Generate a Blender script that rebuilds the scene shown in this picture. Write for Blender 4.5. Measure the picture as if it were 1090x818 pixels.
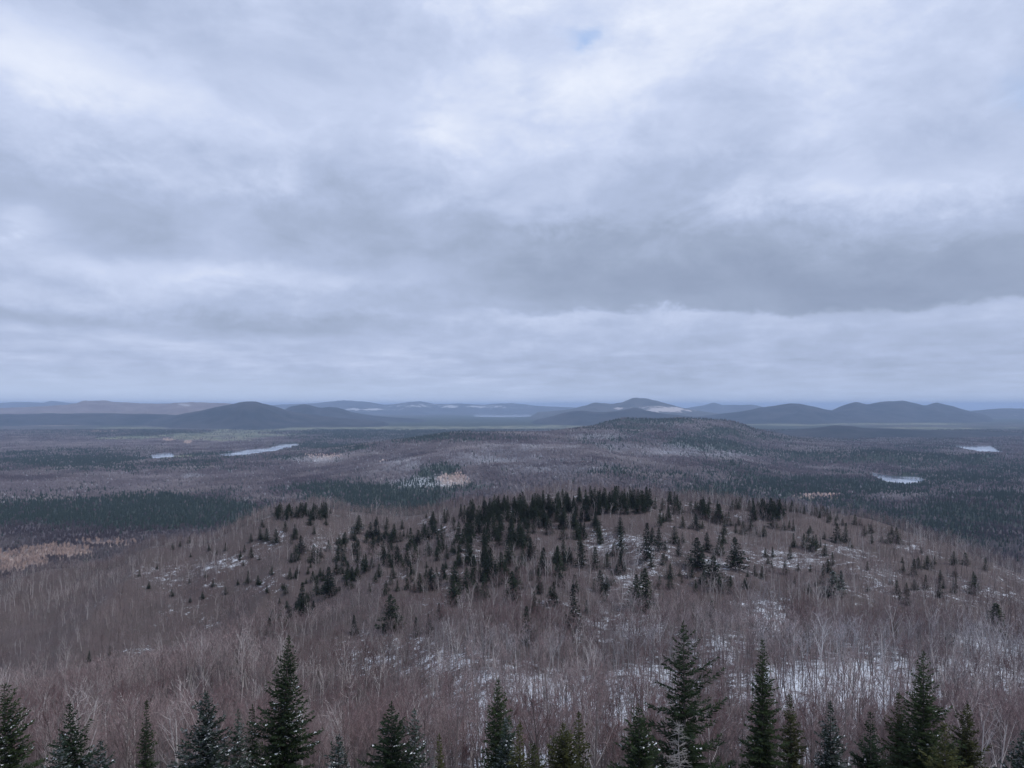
import bpy, math, random
import numpy as np
R = math.radians
for o in list(bpy.data.objects):
    bpy.data.objects.remove(o)
SC = bpy.context.scene
COL = SC.collection
F, CX, HY = 793.0, 545.0, 432.0        # focal length in photo pixels, centre column, eye level row

# ------------------------------------------------------------------ camera
cam_d = bpy.data.cameras.new('camera')
cam = bpy.data.objects.new('camera', cam_d)
COL.objects.link(cam)
cam.location = (0, 0, 0)
cam.rotation_euler = (R(90), 0, 0)
cam_d.sensor_width = 36
cam_d.lens = F / 1090 * 36
cam_d.shift_y = 23 / 1090
cam_d.clip_start, cam_d.clip_end = 0.5, 300000
SC.camera = cam

# ------------------------------------------------------------------ exposure / render
SC.view_settings.view_transform = 'Standard'
SC.view_settings.look = 'None'
SC.view_settings.exposure = 0
SC.view_settings.gamma = 1
SC.render.engine = 'CYCLES'
cy = SC.cycles
cy.max_bounces, cy.diffuse_bounces, cy.glossy_bounces, cy.transmission_bounces, cy.volume_bounces = 4, 2, 2, 1, 3
cy.use_denoising = True
cy.use_adaptive_sampling = True
cy.adaptive_threshold = 0.01
cy.caustics_reflective = cy.caustics_refractive = False


# ------------------------------------------------------------------ node helpers
class NT:
    def __init__(self, tree):
        self.t = tree

    def n(self, kind, **kw):
        nd = self.t.nodes.new(kind)
        for k, v in kw.items():
            setattr(nd, k, v)
        return nd

    def put(self, sock, v):
        if isinstance(v, bpy.types.NodeSocket):
            self.t.links.new(v, sock)
        else:
            sock.default_value = v

    def m(self, op, a, b=0.0, c=0.0, clamp=False):
        nd = self.n('ShaderNodeMath', operation=op, use_clamp=clamp)
        self.put(nd.inputs[0], a); self.put(nd.inputs[1], b); self.put(nd.inputs[2], c)
        return nd.outputs[0]

    def vm(self, op, a, b=(0, 0, 0)):
        nd = self.n('ShaderNodeVectorMath', operation=op)
        self.put(nd.inputs[0], a); self.put(nd.inputs[1], b)
        return nd.outputs['Value'] if op in ('DOT_PRODUCT', 'LENGTH') else nd.outputs[0]

    def noise(self, vec, scale, detail=3, rough=0.55, lac=2.0, dist=0.0):
        nd = self.n('ShaderNodeTexNoise')
        self.put(nd.inputs['Vector'], vec)
        nd.inputs['Scale'].default_value = scale
        nd.inputs['Detail'].default_value = detail
        nd.inputs['Roughness'].default_value = rough
        nd.inputs['Lacunarity'].default_value = lac
        nd.inputs['Distortion'].default_value = dist
        return nd.outputs[0]

    def mix(self, f, a, b):
        nd = self.n('ShaderNodeMix', data_type='RGBA')
        self.put(nd.inputs[0], f)
        for s, v in ((nd.inputs[6], a), (nd.inputs[7], b)):
            self.put(s, v if isinstance(v, bpy.types.NodeSocket) else (*v[:3], 1))
        return nd.outputs[2]

    def ss(self, v, a, b, c=0.0, d=1.0):
        nd = self.n('ShaderNodeMapRange', interpolation_type='SMOOTHSTEP')
        self.put(nd.inputs[0], v)
        for i, q in enumerate((a, b, c, d)):
            self.put(nd.inputs[i + 1], q)
        return nd.outputs[0]

    def curve(self, v, pts):
        nd = self.n('ShaderNodeValToRGB')
        self.put(nd.inputs[0], v)
        cr = nd.color_ramp
        cr.interpolation = 'B_SPLINE' if False else 'EASE'
        while len(cr.elements) < len(pts):
            cr.elements.new(0.5)
        for e, (p, c) in zip(cr.elements, pts):
            e.position = p
        for e, (p, c) in zip(cr.elements, pts):
            e.position = p
            e.color = (c, c, c, 1)
        return nd.outputs[0]


# ------------------------------------------------------------------ world: overcast sky
SUN_EL, SUN_AZ = R(48), R(125)         # azimuth measured from +Y towards +X
W = bpy.data.worlds.new('World')
SC.world = W
W.use_nodes = True
wt = W.node_tree
wt.nodes.clear()
w = NT(wt)
BG = 0.1
out = w.n('ShaderNodeOutputWorld')
bg = w.n('ShaderNodeBackground')
bg.inputs['Strength'].default_value = BG
wt.links.new(bg.outputs[0], out.inputs[0])
sky = w.n('ShaderNodeTexSky', sky_type='NISHITA')
sky.sun_disc = False
sky.sun_elevation, sky.sun_rotation = SUN_EL, SUN_AZ
sky.altitude = 750
dirn = w.n('ShaderNodeTexCoord').outputs['Generated']
sep = w.n('ShaderNodeSeparateXYZ'); wt.links.new(dirn, sep.inputs[0])
dx, dy, dz = sep.outputs
az = w.m('ARCTAN2', dx, dy)
el = w.m('ARCSINE', dz)
DEG = 180 / math.pi
azd, eld = w.m('MULTIPLY', az, DEG), w.m('MULTIPLY', el, DEG)
# cloud-deck coordinates (a flat deck seen in perspective)
inv = w.m('DIVIDE', 1.0, w.m('ADD', w.m('MAXIMUM', dz, 0.0), 0.30))
inv2 = w.m('DIVIDE', 1.0, w.m('ADD', w.m('MAXIMUM', dz, 0.0), 0.10))
pc = w.n('ShaderNodeCombineXYZ')
w.put(pc.inputs[0], w.m('MULTIPLY', dx, inv)); w.put(pc.inputs[1], w.m('MULTIPLY', dy, inv))
P = pc.outputs[0]
pc2 = w.n('ShaderNodeCombineXYZ')
w.put(pc2.inputs[0], w.m('MULTIPLY', dx, inv2)); w.put(pc2.inputs[1], w.m('MULTIPLY', dy, inv2))
P2 = pc2.outputs[0]
P3 = w.vm('MULTIPLY', dirn, (1.0, 1.0, 1.9))
nA = w.noise(P, 1.5, 6, 0.52, dist=0.3)
nB = w.noise(w.vm('ADD', P3, (7.3, 2.1, 4.0)), 5.0, 8, 0.56, dist=0.35)
nC = w.noise(w.vm('ADD', P3, (1.3, 9.1, 2.0)), 11.0, 8, 0.66, dist=0.3)
nD = w.noise(w.vm('ADD', P2, (4.3, 3.1, 2.0)), 2.4, 6, 0.55, dist=0.3)
# warp of the (azimuth, elevation) field
wx = w.m('MULTIPLY', w.m('SUBTRACT', nB, 0.5), 11.0)
wy0 = w.m('ADD', w.m('MULTIPLY', w.m('SUBTRACT', nA, 0.5), 7.0), w.m('MULTIPLY', w.m('SUBTRACT', nC, 0.5), 4.5))
fade = w.ss(eld, 0.0, 12.0, 0.12, 1.0)
wy = w.m('MULTIPLY', wy0, fade)
ca, ce = w.m('ADD', azd, wx), w.m('ADD', eld, wy)
q = w.n('ShaderNodeCombineXYZ'); w.put(q.inputs[0], ca); w.put(q.inputs[1], ce)
Q = q.outputs[0]


def px2ae(px, py):
    x, z = (px - CX) / F, (HY - py) / F
    return math.degrees(math.atan(x)), math.degrees(math.atan2(z, math.hypot(1, x)))


def elp(py):
    return max(0.0, min(1.0, math.degrees(math.atan((HY - py) / F)) / 40.0))


e01 = w.m('DIVIDE', ce, 40.0, clamp=True)
profL = w.curve(e01, [(elp(428), .50), (elp(412), .46), (elp(390), .56), (elp(366), .56), (elp(350), .34), (elp(330), .52), (elp(302), .60),
                      (elp(276), .42), (elp(235), .48), (elp(190), .62), (elp(120), .72), (elp(50), .66), (elp(0), .70)])
profR = w.curve(e01, [(elp(428), .44), (elp(410), .42), (elp(395), .46), (elp(375), .50), (elp(355), .54), (elp(338), .60), (elp(328), .26),
                      (elp(300), .20), (elp(258), .30), (elp(210), .56), (elp(150), .68), (elp(70), .78), (elp(0), .82)])
side = w.ss(ca, -12.0, 4.0)
B = w.m('ADD', w.m('MULTIPLY', profL, w.m('SUBTRACT', 1.0, side)), w.m('MULTIPLY', profR, side))


def blob(px, py, sx, sy, amp):
    global B
    a, e = px2ae(px, py)
    v = w.vm('MULTIPLY', w.vm('SUBTRACT', Q, (a, e, 0)), (1 / (sx * .068), 1 / (sy * .068), 0))
    g = w.m('POWER', 2.71828, w.m('MULTIPLY', w.vm('DOT_PRODUCT', v, v), -1.0))
    B = w.m('MULTIPLY_ADD', g, amp, B)


for b in [(70, 110, 110, 50, .16), (490, 140, 50, 30, .10), (400, 150, 110, 60, .05), (10, 238, 45, 18, .30), (900, 210, 110, 32, .22),
          (610, 110, 60, 40, .12), (1060, 190, 60, 50, .12), (250, 90, 90, 40, -.06), (720, 190, 110, 40, -.06), (200, 200, 160, 35, -.10),
          (1000, 290, 160, 40, -.10), (640, 290, 150, 35, -.05), (110, 290, 70, 18, .10), (290, 290, 70, 16, .12), (560, 325, 90, 14, .10),
          (20, 275, 50, 16, -.1), (40, 10, 120, 30, -.14), (330, 20, 120, 40, -.05), (1085, 110, 16, 14, -.12),
          (860, 345, 70, 10, .08), (700, 400, 200, 15, -.05)]:
    blob(*b)
B = w.m('MULTIPLY_ADD', w.m('SUBTRACT', nB, 0.5), 0.42, B)
B = w.m('MULTIPLY_ADD', w.m('SUBTRACT', nC, 0.5), 0.32, B)
low = w.ss(eld, 9.0, 2.0)
nE = w.noise(w.vm('ADD', P3, (6.3, 4.1, 8.0)), 7.0, 9, 0.62, dist=0.6)
B = w.m('MULTIPLY_ADD', w.m('SUBTRACT', w.ss(nB, .46, .57), .5), w.m('MULTIPLY', w.m('SUBTRACT', 1.0, low), .05), B)
B = w.m('MULTIPLY_ADD', w.m('SUBTRACT', w.ss(nE, .45, .62), .4), .035, B)
B = w.m('MULTIPLY_ADD', w.m('MULTIPLY', w.m('SUBTRACT', nD, 0.5), w.m('ADD', .12, w.m('MULTIPLY', low, .4))), 1.0, B)
B = w.m('MULTIPLY_ADD', w.m('SUBTRACT', B, .52), 1.06, .56)
cr = w.n('ShaderNodeValToRGB'); w.put(cr.inputs[0], B)
els = cr.color_ramp.elements
cols = [(0.0, (.270, .330, .470)), (.30, (.350, .420, .575)), (.55, (.455, .535, .735)), (.78, (.600, .680, .890)), (1.0, (.810, .865, 1.0))]
while len(els) < len(cols):
    els.new(.5)
for e, (p, c) in zip(els, cols):
    e.position = p
for e, (p, c) in zip(els, cols):
    e.position = p; e.color = (*c, 1)
cloud = w.vm('MULTIPLY', cr.outputs[0], (1 / BG,) * 3)
# gaps of blue between the clouds
hole = None
for (px, py, sx, sy, amp) in [(612, 36, 24, 9, .7), (1083, 108, 22, 12, .25)]:
    a, e = px2ae(px, py)
    v = w.vm('MULTIPLY', w.vm('SUBTRACT', Q, (a, e, 0)), (1 / (sx * .068), 1 / (sy * .068), 0))
    g = w.m('MULTIPLY', w.m('POWER', 2.71828, w.m('MULTIPLY', w.vm('DOT_PRODUCT', v, v), -1.0)), amp)
    hole = g if hole is None else w.m('ADD', hole, g)
hole = w.m('MULTIPLY', hole, w.ss(nC, 0.3, 0.6, 0.5, 1.0), clamp=True)
cloud = w.mix(w.m('MULTIPLY', w.ss(eld, 3.4, 0.2), w.ss(azd, 6, -22, .45, .85)), cloud, tuple(v / BG for v in (.60, .70, .90)))
w.put(bg.inputs[0], w.mix(hole, cloud, w.vm('MULTIPLY', sky.outputs[0], (2.6, 2.6, 2.6))))
W.cycles.sampling_method = 'MANUAL'
W.cycles.sample_map_resolution = 512

# ------------------------------------------------------------------ sun behind thin cloud
sd = bpy.data.lights.new('sun', 'SUN')
sd.energy, sd.angle, sd.color = 1.5, R(10), (1.0, .95, .88)
sun = bpy.data.objects.new('sun', sd)
COL.objects.link(sun)
sun.rotation_euler = (R(90) - SUN_EL, 0, math.pi - SUN_AZ)

# ------------------------------------------------------------------ noise in numpy
def _hash(ix, iy, seed):
    h = (ix.astype(np.int64) * 374761393 + iy.astype(np.int64) * 668265263 + seed * 974634777) & 0x7fffffff
    h = ((h ^ (h >> 13)) * 1274126177) & 0x7fffffff
    h = (h ^ (h >> 16)) & 0xffff
    return h / 65535.0


def vnoise(x, y, seed=0):
    ix, iy = np.floor(x), np.floor(y)
    fx, fy = x - ix, y - iy
    fx, fy = fx * fx * (3 - 2 * fx), fy * fy * (3 - 2 * fy)
    a, b = _hash(ix, iy, seed), _hash(ix + 1, iy, seed)
    c, d = _hash(ix, iy + 1, seed), _hash(ix + 1, iy + 1, seed)
    return (a * (1 - fx) + b * fx) * (1 - fy) + (c * (1 - fx) + d * fx) * fy


def fbm(x, y, octv=4, seed=0):
    s, a, t = 0, 1.0, 0
    for i in range(octv):
        s = s + a * vnoise(x, y, seed + i * 17); t += a
        a *= .5; x = x * 2.03 + 11.7; y = y * 2.03 + 5.3
    return s / t


def sstep(v, a, b):
    t = np.clip((v - a) / (b - a), 0, 1)
    return t * t * (3 - 2 * t)


def pchip(xk, yk, x):
    xk, yk = np.asarray(xk, float), np.asarray(yk, float)
    h = np.diff(xk); dl = np.diff(yk) / h
    m = np.zeros(len(xk))
    for i in range(1, len(xk) - 1):
        if dl[i - 1] * dl[i] > 0:
            w1, w2 = 2 * h[i] + h[i - 1], h[i] + 2 * h[i - 1]
            m[i] = (w1 + w2) / (w1 / dl[i - 1] + w2 / dl[i])
    m[0], m[-1] = dl[0], dl[-1]
    x = np.clip(x, xk[0], xk[-1])
    i = np.clip(np.searchsorted(xk, x) - 1, 0, len(h) - 1)
    t = (x - xk[i]) / h[i]
    return ((1 + 2 * t) * (1 - t) ** 2 * yk[i] + t * (1 - t) ** 2 * h[i] * m[i] + t * t * (3 - 2 * t) * yk[i + 1] + t * t * (t - 1) * h[i] * m[i + 1])


# ------------------------------------------------------------------ the lie of the land: height below the eye, by column and distance
PL = -304.0
NEAR0 = [(0, -13), (20, -18), (45, -29), (70, -40), (100, -54)]
COLS = {
    -500: [(150, -84), (250, -125), (400, -165), (550, -195), (700, -225), (900, -262), (1200, PL)],
    -150: [(150, -80), (200, -98), (235, -110), (300, -140), (400, -152), (560, -160), (700, -190), (900, -240), (1200, PL)],
    0:    [(150, -76), (200, -90), (235, -98), (270, -114), (310, -135), (390, -141), (480, -138), (560, -136), (700, -170), (900, -235), (1200, PL)],
    160:  [(150, -75), (230, -93), (272, -99), (310, -119), (350, -132), (430, -131), (510, -124), (590, -118), (720, -150), (900, -215), (1250, PL)],
    310:  [(150, -77), (200, -88), (270, -97), (335, -101), (375, -115), (420, -123), (500, -111), (630, -89), (750, -108), (900, -165), (1300, PL)],
    415:  [(150, -75), (200, -87), (300, -97), (400, -98), (465, -97), (520, -109), (560, -108), (620, -98), (720, -110), (900, -180), (1300, -285), (1900, PL)],
    500:  [(150, -74), (250, -90), (350, -94), (450, -92), (620, -84), (750, -105), (900, -160), (1300, -275), (1900, -302)],
    640:  [(150, -74), (250, -90), (350, -93), (450, -89), (630, -76), (750, -98), (900, -150), (1300, -262), (1900, -275)],
    800:  [(150, -74), (250, -90), (350, -95), (450, -93), (600, -84), (730, -110), (900, -165), (1300, -270), (1900, -290)],
    900:  [(150, -74), (250, -91), (350, -98), (450, -96), (570, -89), (700, -120), (900, -195), (1300, -290)],
    1000: [(150, -75), (250, -93), (350, -103), (430, -103), (520, -101), (650, -130), (850, -215), (1200, PL)],
    1090: [(150, -76), (250, -96), (350, -108), (420, -110), (490, -113), (600, -145), (800, -220), (1150, PL)],
    1300: [(150, -78), (250, -105), (400, -135), (550, -175), (800, -250), (1150, PL)],
    1600: [(150, -82), (250, -120), (400, -165), (700, -235), (1150, PL)],
}
MIDHILL = {   # the long wooded hill between the near hill and the plain
    -500: [], -150: [], 0: [], 160: [(2400, PL), (3800, PL)], 310: [(2200, PL), (3200, -288), (4200, -280), (5200, PL)],
    415: [(2300, -292), (3200, -235), (3900, -208), (4600, -236), (5600, -290)],
    500: [(2300, -268), (3200, -206), (4300, -172), (5200, -215), (6000, -280)],
    570: [(2300, -258), (3300, -208), (4300, -180), (5200, -215), (6000, -280)],
    640: [(2300, -245), (3300, -205), (4600, -160), (5500, -142), (6200, -230), (7000, -290)],
    675: [(2400, -248), (3500, -215), (4700, -165), (5500, -106), (6200, -190), (7000, -285)],
    715: [(2400, -250), (3500, -218), (4700, -170), (5500, -100), (6200, -180), (7000, -285)],
    745: [(2400, -256), (3500, -226), (4700, -195), (5500, -118), (6200, -200), (7000, -285)],
    778: [(2300, -268), (3500, -250), (4700, -222), (5500, -138), (6200, -215), (7000, -290)],
    810: [(2300, -285), (3500, -276), (4700, -255), (5500, -205), (6200, -250), (7000, -295)],
    860: [(2300, -292), (3200, -310), (4100, -280), (5300, -266), (6500, -290)],
    930: [(2300, -306), (3400, -314), (4050, -268), (5000, -292), (6000, -300)], 1000: [(2200, -292), (3300, -314), (4100, -280), (4800, -314)], 1090: [(2400, -284), (3500, -306), (4200, -284), (4800, -314)], 1300: [], 1600: []}
LY = np.linspace(math.log(10), math.log(12000), 420)
near_px = sorted(COLS)
mid_px = sorted(MIDHILL)
FPX = np.linspace(-500, 1600, 701)


def table(cols_px, getpts):
    rows = []
    for p in cols_px:
        pts = getpts(p)
        rows.append(pchip(np.log([a + 10 for a, _ in pts]), [b for _, b in pts], LY))
    rows = np.array(rows)
    return np.array([pchip(cols_px, rows[:, j], FPX) for j in range(len(LY))]).T       # [px, y]


TN = table(near_px, lambda p: NEAR0 + COLS[p] + [(2400 if COLS[p][-1][0] < 2000 else 2600, PL), (12000, PL)])
TM = table(mid_px, lambda p: [(0, -330), (1200, -330), (1700, -315)] + (MIDHILL[p] or [(2500, -315), (4000, -315)]) + [(7800, -315), (12000, -315)])
TZ = np.maximum(TN, TM)


def lut(T, px, Y):
    i = np.clip((px - FPX[0]) / (FPX[1] - FPX[0]), 0, len(FPX) - 1.001)
    j = np.clip((np.log(np.maximum(Y, 0) + 10) - LY[0]) / (LY[1] - LY[0]), 0, len(LY) - 1.001)
    i0, j0 = i.astype(int), j.astype(int)
    a, b = i - i0, j - j0
    return (T[i0, j0] * (1 - a) + T[i0 + 1, j0] * a) * (1 - b) + (T[i0, j0 + 1] * (1 - a) + T[i0 + 1, j0 + 1] * a) * b


LAKE_Z = -308.0
LAKES = {'mid': [(926, 503), (940, 505.5), (955, 507.3), (975, 507.3), (985, 509.5), (984, 513), (965, 515.5), (945, 513), (930, 509)],
         'east': [(1008, 474), (1030, 475), (1055, 474.5), (1063, 477.5), (1073, 481), (1045, 481), (1030, 478.5)],
         'west': [(228, 483.5), (245, 480.3), (262, 478.8), (285, 477.3), (298, 473.3), (316, 472.3), (319, 474.3), (303, 478.2), (288, 482.5), (265, 485.3), (238, 485.3)],
         'far': [(505, 441.1), (520, 440.7), (562, 441.0), (566, 443.3), (540, 444.4), (508, 443.7)],
         'marsh': [(160, 484.5), (180, 481.8), (186, 484), (184, 486.5), (163, 488)]}


def unproj(px, py, z):
    Y = F * -z / (py - HY)
    return (px - CX) / F * Y, Y


def in_poly(x, y, poly):
    r = np.zeros(np.shape(x), bool)
    n = len(poly)
    for i in range(n):
        (x0, y0), (x1, y1) = poly[i], poly[(i + 1) % n]
        c = ((y0 > y) != (y1 > y)) & (x < (x1 - x0) * (y - y0) / (y1 - y0 + 1e-12) + x0)
        r ^= c
    return r


def lake_mask(X, Y, grow=1.0, front=0.0):
    """True where a point lies inside a lake outline (grown about its middle)."""
    Ys = np.maximum(Y, 1.0)
    px, py = CX + F * X / Ys, HY - F * LAKE_Z / Ys
    r = np.zeros(np.shape(X), bool)
    for pl in LAKES.values():
        mx, my = np.mean([p[0] for p in pl]), np.mean([p[1] for p in pl])
        g = [(mx + (a - mx) * grow, my + (b - my) * (grow + .25 * (grow > 1)) + (front if b > my else 0)) for a, b in pl]
        r |= in_poly(px, py, g) & (Y > 1500)
    return r


def height(X, Y):
    X, Y = np.asarray(X, float), np.asarray(Y, float)
    d = np.hypot(X, Y)
    a = np.clip(np.arctan2(X, Y), -R(52), R(52))
    px, Yc = CX + F * np.tan(a), d * np.cos(a)
    z = lut(TZ, px, Yc)
    far = sstep(Yc, 1300, 2600)
    z = z + ((fbm(X / 55, Y / 55, 4, 3) - .5) * 7 - np.abs(fbm(X / 95 + .25 * Y / 95, Y / 240, 4, 4) - .5) * 34 + 3.2) * sstep(Yc, 90, 240) * (1 - far)
    hillw = sstep(z, -303, -255)
    z = z + far * ((fbm(X / 900, Y / 900, 5, 5) - .5) * (24 + 22 * hillw)) + far * hillw * ((fbm(X / 260, Y / 260, 4, 8) - .5) * 22 + (.25 - np.abs(fbm(X / 520, Y / 900, 4, 6) - .5)) * 60 - 6)
    z = z + sstep(Yc, 7000, 15000) * (fbm(X / 5000, Y / 5000, 4, 9) - .5) * 20
    flat = np.clip(1 - np.abs(z - LAKE_Z) * 0, 0, 1)
    lk = lake_mask(X, Y, 1.35)
    z = np.where(lk, np.minimum(z, LAKE_Z + 1.5), z)
    z = np.where(lake_mask(X, Y, 1.0), LAKE_Z - 4, z)
    return z


# ------------------------------------------------------------------ what grows where, with some sun and cloud shadow put in as cover
def blobs(px, py, lst):
    r = np.zeros(np.shape(px))
    for (cx, cyy, rx, ry, a) in lst:
        g = a * np.exp(-(((px - cx) / rx) ** 2 + ((py - cyy) / ry) ** 2) ** 1.4)
        r = np.maximum(r, g)
    return r


CON = [(95, 546, 190, 18, 1.25), (60, 490, 130, 12, 1.0), (200, 495, 80, 8, .7), (250, 487, 90, 5, .7), (345, 476, 60, 6, .8), (390, 528, 80, 14, 1.0),
       (465, 503, 22, 8, .7), (470, 520, 60, 8, .4), (860, 522, 150, 16, .9), (990, 552, 130, 28, .55), (1040, 505, 120, 18, .75),
       (960, 486, 190, 13, .7), (800, 500, 70, 14, .45), (1000, 465, 200, 9, .6), (430, 463, 160, 8, .85), (120, 447, 180, 6, .9),
       (560, 452, 160, 9, .85), (900, 447, 300, 4, .5), (700, 462, 90, 20, .3), (500, 466, 60, 8, .3), (1080, 535, 70, 18, .7), (940, 525, 240, 60, .42), (1040, 560, 120, 40, .5), (800, 470, 90, 26, .5), (705, 448, 50, 6, .85), (770, 466, 65, 20, .7), (490, 461, 40, 4, .6), (420, 540, 60, 10, .7), (700, 505, 60, 12, .35), (150, 462, 120, 5, .5), (300, 450, 150, 4, .8),  # conifers on the right shoulder darken it in place of cloud shadow
       (640, 470, 60, 5, .35), (870, 458, 90, 6, .5)]
SUN_FIELD = [(250, 464, 75, 7.5, .75), (130, 467, 40, 3, .8), (300, 458, 80, 2.5, .6), (470, 455.8, 180, 1.9, 1.0), (620, 454.5, 70, 1.9, .9), (30, 477, 45, 3, .5),  # pale fields, with sunlit strips of the plain painted in as field colour
         (860, 451.5, 140, 2.0, .85), (980, 456, 80, 1.6, .8), (165, 456, 70, 2.5, .5), (190, 486, 35, 3, .4)]
SUN_TAN = [(60, 452, 70, 2.0, .9), (110, 460, 60, 1.6, .5), (0, 600, 60, 13, .95), (60, 590, 55, 9, .9), (115, 580, 50, 5, .7), (180, 469, 8, 2, .9), (200, 471, 6, 3, .9), (485, 512, 28, 9, .55), (350, 488, 45, 5, .5),  # tan cover; lower-left and mid-slope patches are sunlight put into the colour
       (405, 492, 20, 8, .5), (870, 530, 45, 3.5, .6), (270, 490, 40, 2.5, .4), (395, 441, 14, 1, .9)]
SNOWF = [(205, 508, 18, 4, .55), (330, 491, 30, 4, .45), (520, 490, 60, 8, .35), (590, 500, 50, 8, .3), (640, 466, 30, 4, .4), (720, 480, 50, 8, .4),
         (430, 497, 40, 8, .35), (770, 486, 30, 5, .35), (660, 478, 30, 5, .35), (560, 478, 60, 5, .3), (450, 515, 60, 7, .35)]
SNOWN = [(560, 760, 110, 60, .95), (690, 740, 60, 60, .7), (900, 740, 120, 60, 1.0), (1050, 700, 70, 50, .6), (760, 680, 60, 25, .7), (815, 655, 28, 22, .8), (650, 660, 70, 22, .6),
         (680, 590, 70, 30, .42), (760, 600, 70, 24, .42), (850, 588, 50, 14, .6), (930, 600, 75, 26, .5), (1010, 620, 70, 20, .45), (210, 605, 75, 22, .55), (150, 650, 60, 18, .42),
         (160, 685, 50, 5, .5), (250, 600, 40, 10, .42), (350, 575, 40, 16, .55), (470, 560, 30, 10, .4), (390, 700, 50, 20, .55), (480, 690, 70, 20, .5),
         (600, 630, 60, 16, .45), (440, 675, 60, 14, .4), (330, 720, 30, 20, .3), (560, 560, 90, 20, .3)]


def proj(X, Y, Z):
    Ys = np.maximum(Y, 1.0)
    return CX + F * X / Ys, HY - F * Z / Ys


def cover(X, Y, Z):
    px, py = proj(X, Y, Z)
    n1, n2 = fbm(X / 240, Y / 240, 4, 21), fbm(X / 700, Y / 700, 4, 31)
    n3 = fbm(X / 90, Y / 90, 3, 41)
    far = sstep(Y, 1000, 1400)
    con = blobs(px, py, CON) * far
    con = np.clip(con * 1.05 - .06 + (con ** .5) * ((n1 - .5) * 1.7 + (n2 - .5) * .9 + (n3 - .5) * .9), 0, 1) + .05 * far + .25 * far * sstep(n3 + .5 * n1, .86, 1.05) + .38 * sstep(Y, 6000, 9000)
    con = np.clip(con, 0, 1)
    field = sstep(blobs(px, py, SUN_FIELD) + (n2 - .5) * 1.2 + (n1 - .5) * .4, .36, .54) * far * (Y > 3000) * (Z < -283)  # pale fields plus the painted sunlit strips of the plain
    tan = sstep(blobs(px, py, SUN_TAN) + (n1 - .5) * .5, .35, .7) * far
    snow = np.where(far > .5, blobs(px, py, SNOWF) + (n3 - .5) * .7 + .16 * (Z > -285), blobs(px, py - 8, SNOWN) * (.85 - .2 * sstep(Y, 280, 400)) + (.14 + .08 * sstep(Y, 280, 400)) * sstep(px, 60, 420) + (fbm(X / 30, Y / 30, 4, 51) - .5) * .9)
    snow = np.clip(snow, 0, 1)
    return con, field, tan, snow


# ------------------------------------------------------------------ mesh helpers
def mesh_np(name, V, Fc, mats, mi=None, attrs=None, smooth=False):
    me = bpy.data.meshes.new(name)
    V = np.ascontiguousarray(V, np.float32); Fc = np.ascontiguousarray(Fc, np.int32)
    nf, k = Fc.shape
    me.vertices.add(len(V)); me.vertices.foreach_set('co', V.ravel())
    me.loops.add(nf * k); me.loops.foreach_set('vertex_index', Fc.ravel())
    me.polygons.add(nf)
    me.polygons.foreach_set('loop_start', np.arange(0, nf * k, k, dtype=np.int32))
    me.polygons.foreach_set('loop_total', np.full(nf, k, np.int32))
    for m in mats:
        me.materials.append(m)
    if mi is not None:
        me.polygons.foreach_set('material_index', np.ascontiguousarray(mi, np.int32))
    me.polygons.foreach_set('use_smooth', np.full(nf, smooth, bool))
    for an, av in (attrs or {}).items():
        av = np.ascontiguousarray(av, np.float32)
        at = me.attributes.new(an, 'FLOAT_VECTOR' if av.ndim == 2 else 'FLOAT', 'POINT')
        at.data.foreach_set('vector' if av.ndim == 2 else 'value', av.ravel())
    me.update(calc_edges=True)
    return me


def link(name, data, parent=None, **props):
    o = bpy.data.objects.new(name, data)
    COL.objects.link(o)
    o.parent = parent
    for k, v in props.items():
        o[k] = v
    return o


def grid_faces(nr, nc, wrap=False):
    i = np.arange(nr - 1)[:, None]; j = np.arange(nc if wrap else nc - 1)[None, :]
    a = i * nc + j; b = i * nc + (j + 1) % nc
    return np.stack([a, b, b + nc, a + nc], -1).reshape(-1, 4)


# ------------------------------------------------------------------ materials
def mat(name, rough=0.9):
    m = bpy.data.materials.new(name)
    m.use_nodes = True
    t = NT(m.node_tree)
    b = m.node_tree.nodes['Principled BSDF']
    b.inputs['Roughness'].default_value = rough
    b.inputs['Specular IOR Level'].default_value = 0.15
    return m, t, b


def attr(t, name):
    return t.n('ShaderNodeAttribute', attribute_name=name)


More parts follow.
